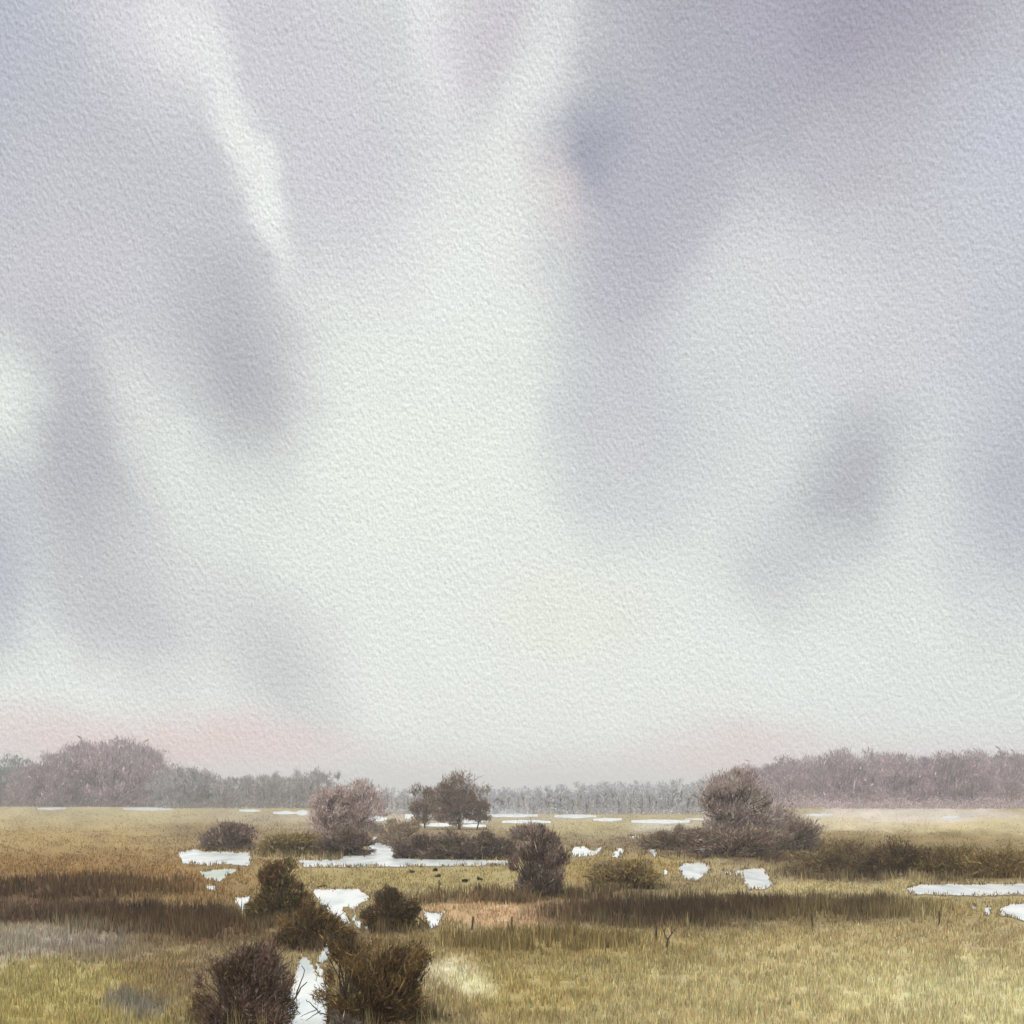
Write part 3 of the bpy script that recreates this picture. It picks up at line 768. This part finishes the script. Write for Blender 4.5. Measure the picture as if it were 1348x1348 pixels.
SKY = [ # cx, cy, rx, ry, rot deg (clockwise on the picture), colour, strength
 (560,640,380,440,0,(233,238,230),1), (690,900,900,220,0,(233,237,232),1), (560,350,200,170,0,(233,237,233),.9),
 (-60,120,330,380,0,(176,182,197),1), (150,260,330,240,0,(196,196,203),.9), (60,420,250,220,-30,(203,202,208),.85),
 (300,20,260,110,0,(205,202,212),.8), (200,60,110,90,0,(222,220,225),.7), (440,190,170,230,-25,(206,204,212),.85), (330,420,110,200,-25,(199,199,205),.7),
 (318,180,38,215,-27,(237,239,236),.8), (352,262,28,90,-22,(235,240,237),.65), (575,60,40,150,-16,(232,232,235),.9), (245,70,45,110,-35,(230,230,231),.8),
 (645,30,90,150,22,(206,199,208),.8), (715,120,64,220,14,(236,238,236),.9), (690,260,90,200,10,(235,238,234),.8),
 (1150,120,540,340,-6,(190,188,197),1), (1060,10,360,150,0,(162,159,173),.95), (985,70,110,170,35,(176,173,186),.7), (890,210,190,260,38,(178,179,190),.9),
 (775,195,80,100,12,(160,163,178),.95), (736,262,55,100,-22,(224,214,213),.6), (835,360,120,230,10,(182,182,193),.9), (835,540,150,200,14,(197,199,205),.9), (800,610,100,130,14,(207,209,212),.6),
 (1350,260,150,240,0,(194,200,213),.7), (1070,410,230,150,40,(216,218,221),.8), (1190,430,150,260,42,(205,206,212),.6), (950,400,90,170,38,(217,220,221),.6),
 (1115,640,95,150,32,(180,182,188),.95), (1040,735,110,100,50,(203,206,207),.85), (1360,600,130,260,10,(184,186,196),.95), (1310,430,110,180,25,(199,201,209),.6),
 (310,470,110,190,-14,(180,181,187),.9), (115,640,125,260,-20,(180,181,187),.95), (165,770,110,180,-24,(195,196,200),.85), (365,870,100,170,-38,(203,205,206),.9), (250,760,90,170,-32,(212,215,214),.8),
 (-15,740,80,190,0,(188,191,199),.95), (-10,520,80,100,0,(230,237,230),.85), (230,610,60,200,-33,(226,230,225),.7),
 (745,815,150,100,0,(231,235,220),.6), (60,920,220,70,0,(232,236,231),.8),
 (180,985,280,75,0,(230,204,202),.95), (360,985,200,52,0,(229,209,207),.8), (980,1005,260,70,0,(228,209,207),.85), (600,1030,420,55,0,(224,215,209),.8), (1250,1000,260,50,0,(226,215,218),.7),
]
for cx, cy, rx, ry, rot, c, st in SKY:
    a, e = azel(cx, cy)
    m = N.new('ShaderNodeMapping'); m.vector_type = 'TEXTURE'
    m.inputs['Location'].default_value = (a, e, 0); m.inputs['Rotation'].default_value = (0, 0, math.radians(-rot)); m.inputs['Scale'].default_value = (rx * 1.15 / F, ry * 1.15 / F, 1)
    LK.new(wv, m.inputs[0])
    g = N.new('ShaderNodeTexGradient'); g.gradient_type = 'SPHERICAL'; LK.new(m.outputs[0], g.inputs[0])
    r = N.new('ShaderNodeMapRange'); r.interpolation_type = 'SMOOTHSTEP'; r.inputs['To Max'].default_value = st
    r.inputs['From Max'].default_value = 0.95
    LK.new(g.outputs['Fac'], r.inputs['Value'])
    col = mix(col, c, r.outputs['Result'])
# embossed paper grain, its side light and shade painted into the sky colour
vec = cb.outputs[0]
sh = 0.00065
def grain(scale, sc, rot, det):
    n1 = noise(vec, scale, det, .55, (0, 0, 0), sc, rot); n2 = noise(vec, scale, det, .55, (sh * .8, sh, 0), sc, rot)
    return math_('SUBTRACT', n1, n2)
gsum = math_('ADD', math_('MULTIPLY', grain(430, (1.3, .6, 1), -.2, 2.0), 0.78), math_('MULTIPLY', grain(390, (.6, 1.3, 1), .1, 2.0), 0.48))
big = math_('MULTIPLY', math_('SUBTRACT', noise(vec, 30, 6, .6), .5), 0.10)
fac = math_('ADD', math_('ADD', gsum, big), 1.0)
vs = N.new('ShaderNodeVectorMath'); vs.operation = 'SCALE'; LK.new(col, vs.inputs[0]); LK.new(fac, vs.inputs['Scale'])
zr = N.new('ShaderNodeMapRange'); zr.interpolation_type = 'SMOOTHSTEP'; LK.new(el, zr.inputs['Value'])
zr.inputs['From Min'].default_value = .52; zr.inputs['From Max'].default_value = 1.2; zr.inputs['To Min'].default_value = 1; zr.inputs['To Max'].default_value = 3.1
vz = N.new('ShaderNodeVectorMath'); vz.operation = 'SCALE'; LK.new(vs.outputs[0], vz.inputs[0]); LK.new(zr.outputs['Result'], vz.inputs['Scale'])   # an overcast sky is brightest overhead
LK.new(vz.outputs[0], bg.inputs['Color'])

sl = bpy.data.lights.new('sun', 'SUN'); sl.energy = 1.5; sl.angle = math.radians(14); sl.color = (1, .96, .9)
so = bpy.data.objects.new('sun', sl); C.objects.link(so)
# light travels from the sun position towards the scene
from mathutils import Vector
sd = Vector((math.sin(SUN_AZ) * math.cos(SUN_EL), math.cos(SUN_AZ) * math.cos(SUN_EL) * -1, math.sin(SUN_EL)))  # behind-left of the viewer
so.rotation_euler = (-sd).to_track_quat('-Z', 'Y').to_euler()
nsky.sun_rotation = math.atan2(sd.x, sd.y)

# ------------------------------------------------------------------ camera
cd = bpy.data.cameras.new('camera'); cam = bpy.data.objects.new('camera', cd); C.objects.link(cam)
cam.location = (0, 0, EYE); cam.rotation_euler = (math.radians(90), 0, 0)
cd.sensor_width = 36; cd.lens = 36 * F / 1348; cd.shift_y = (HZ - 674) / 1348
cd.clip_start = 0.5; cd.clip_end = 12000
scene.camera = cam
vs_ = scene.view_settings
scene.display_settings.display_device = 'sRGB'
vs_.view_transform = 'Standard'; vs_.look = 'None'; vs_.exposure = 0.0; vs_.gamma = 1.0; vs_.use_curve_mapping = False
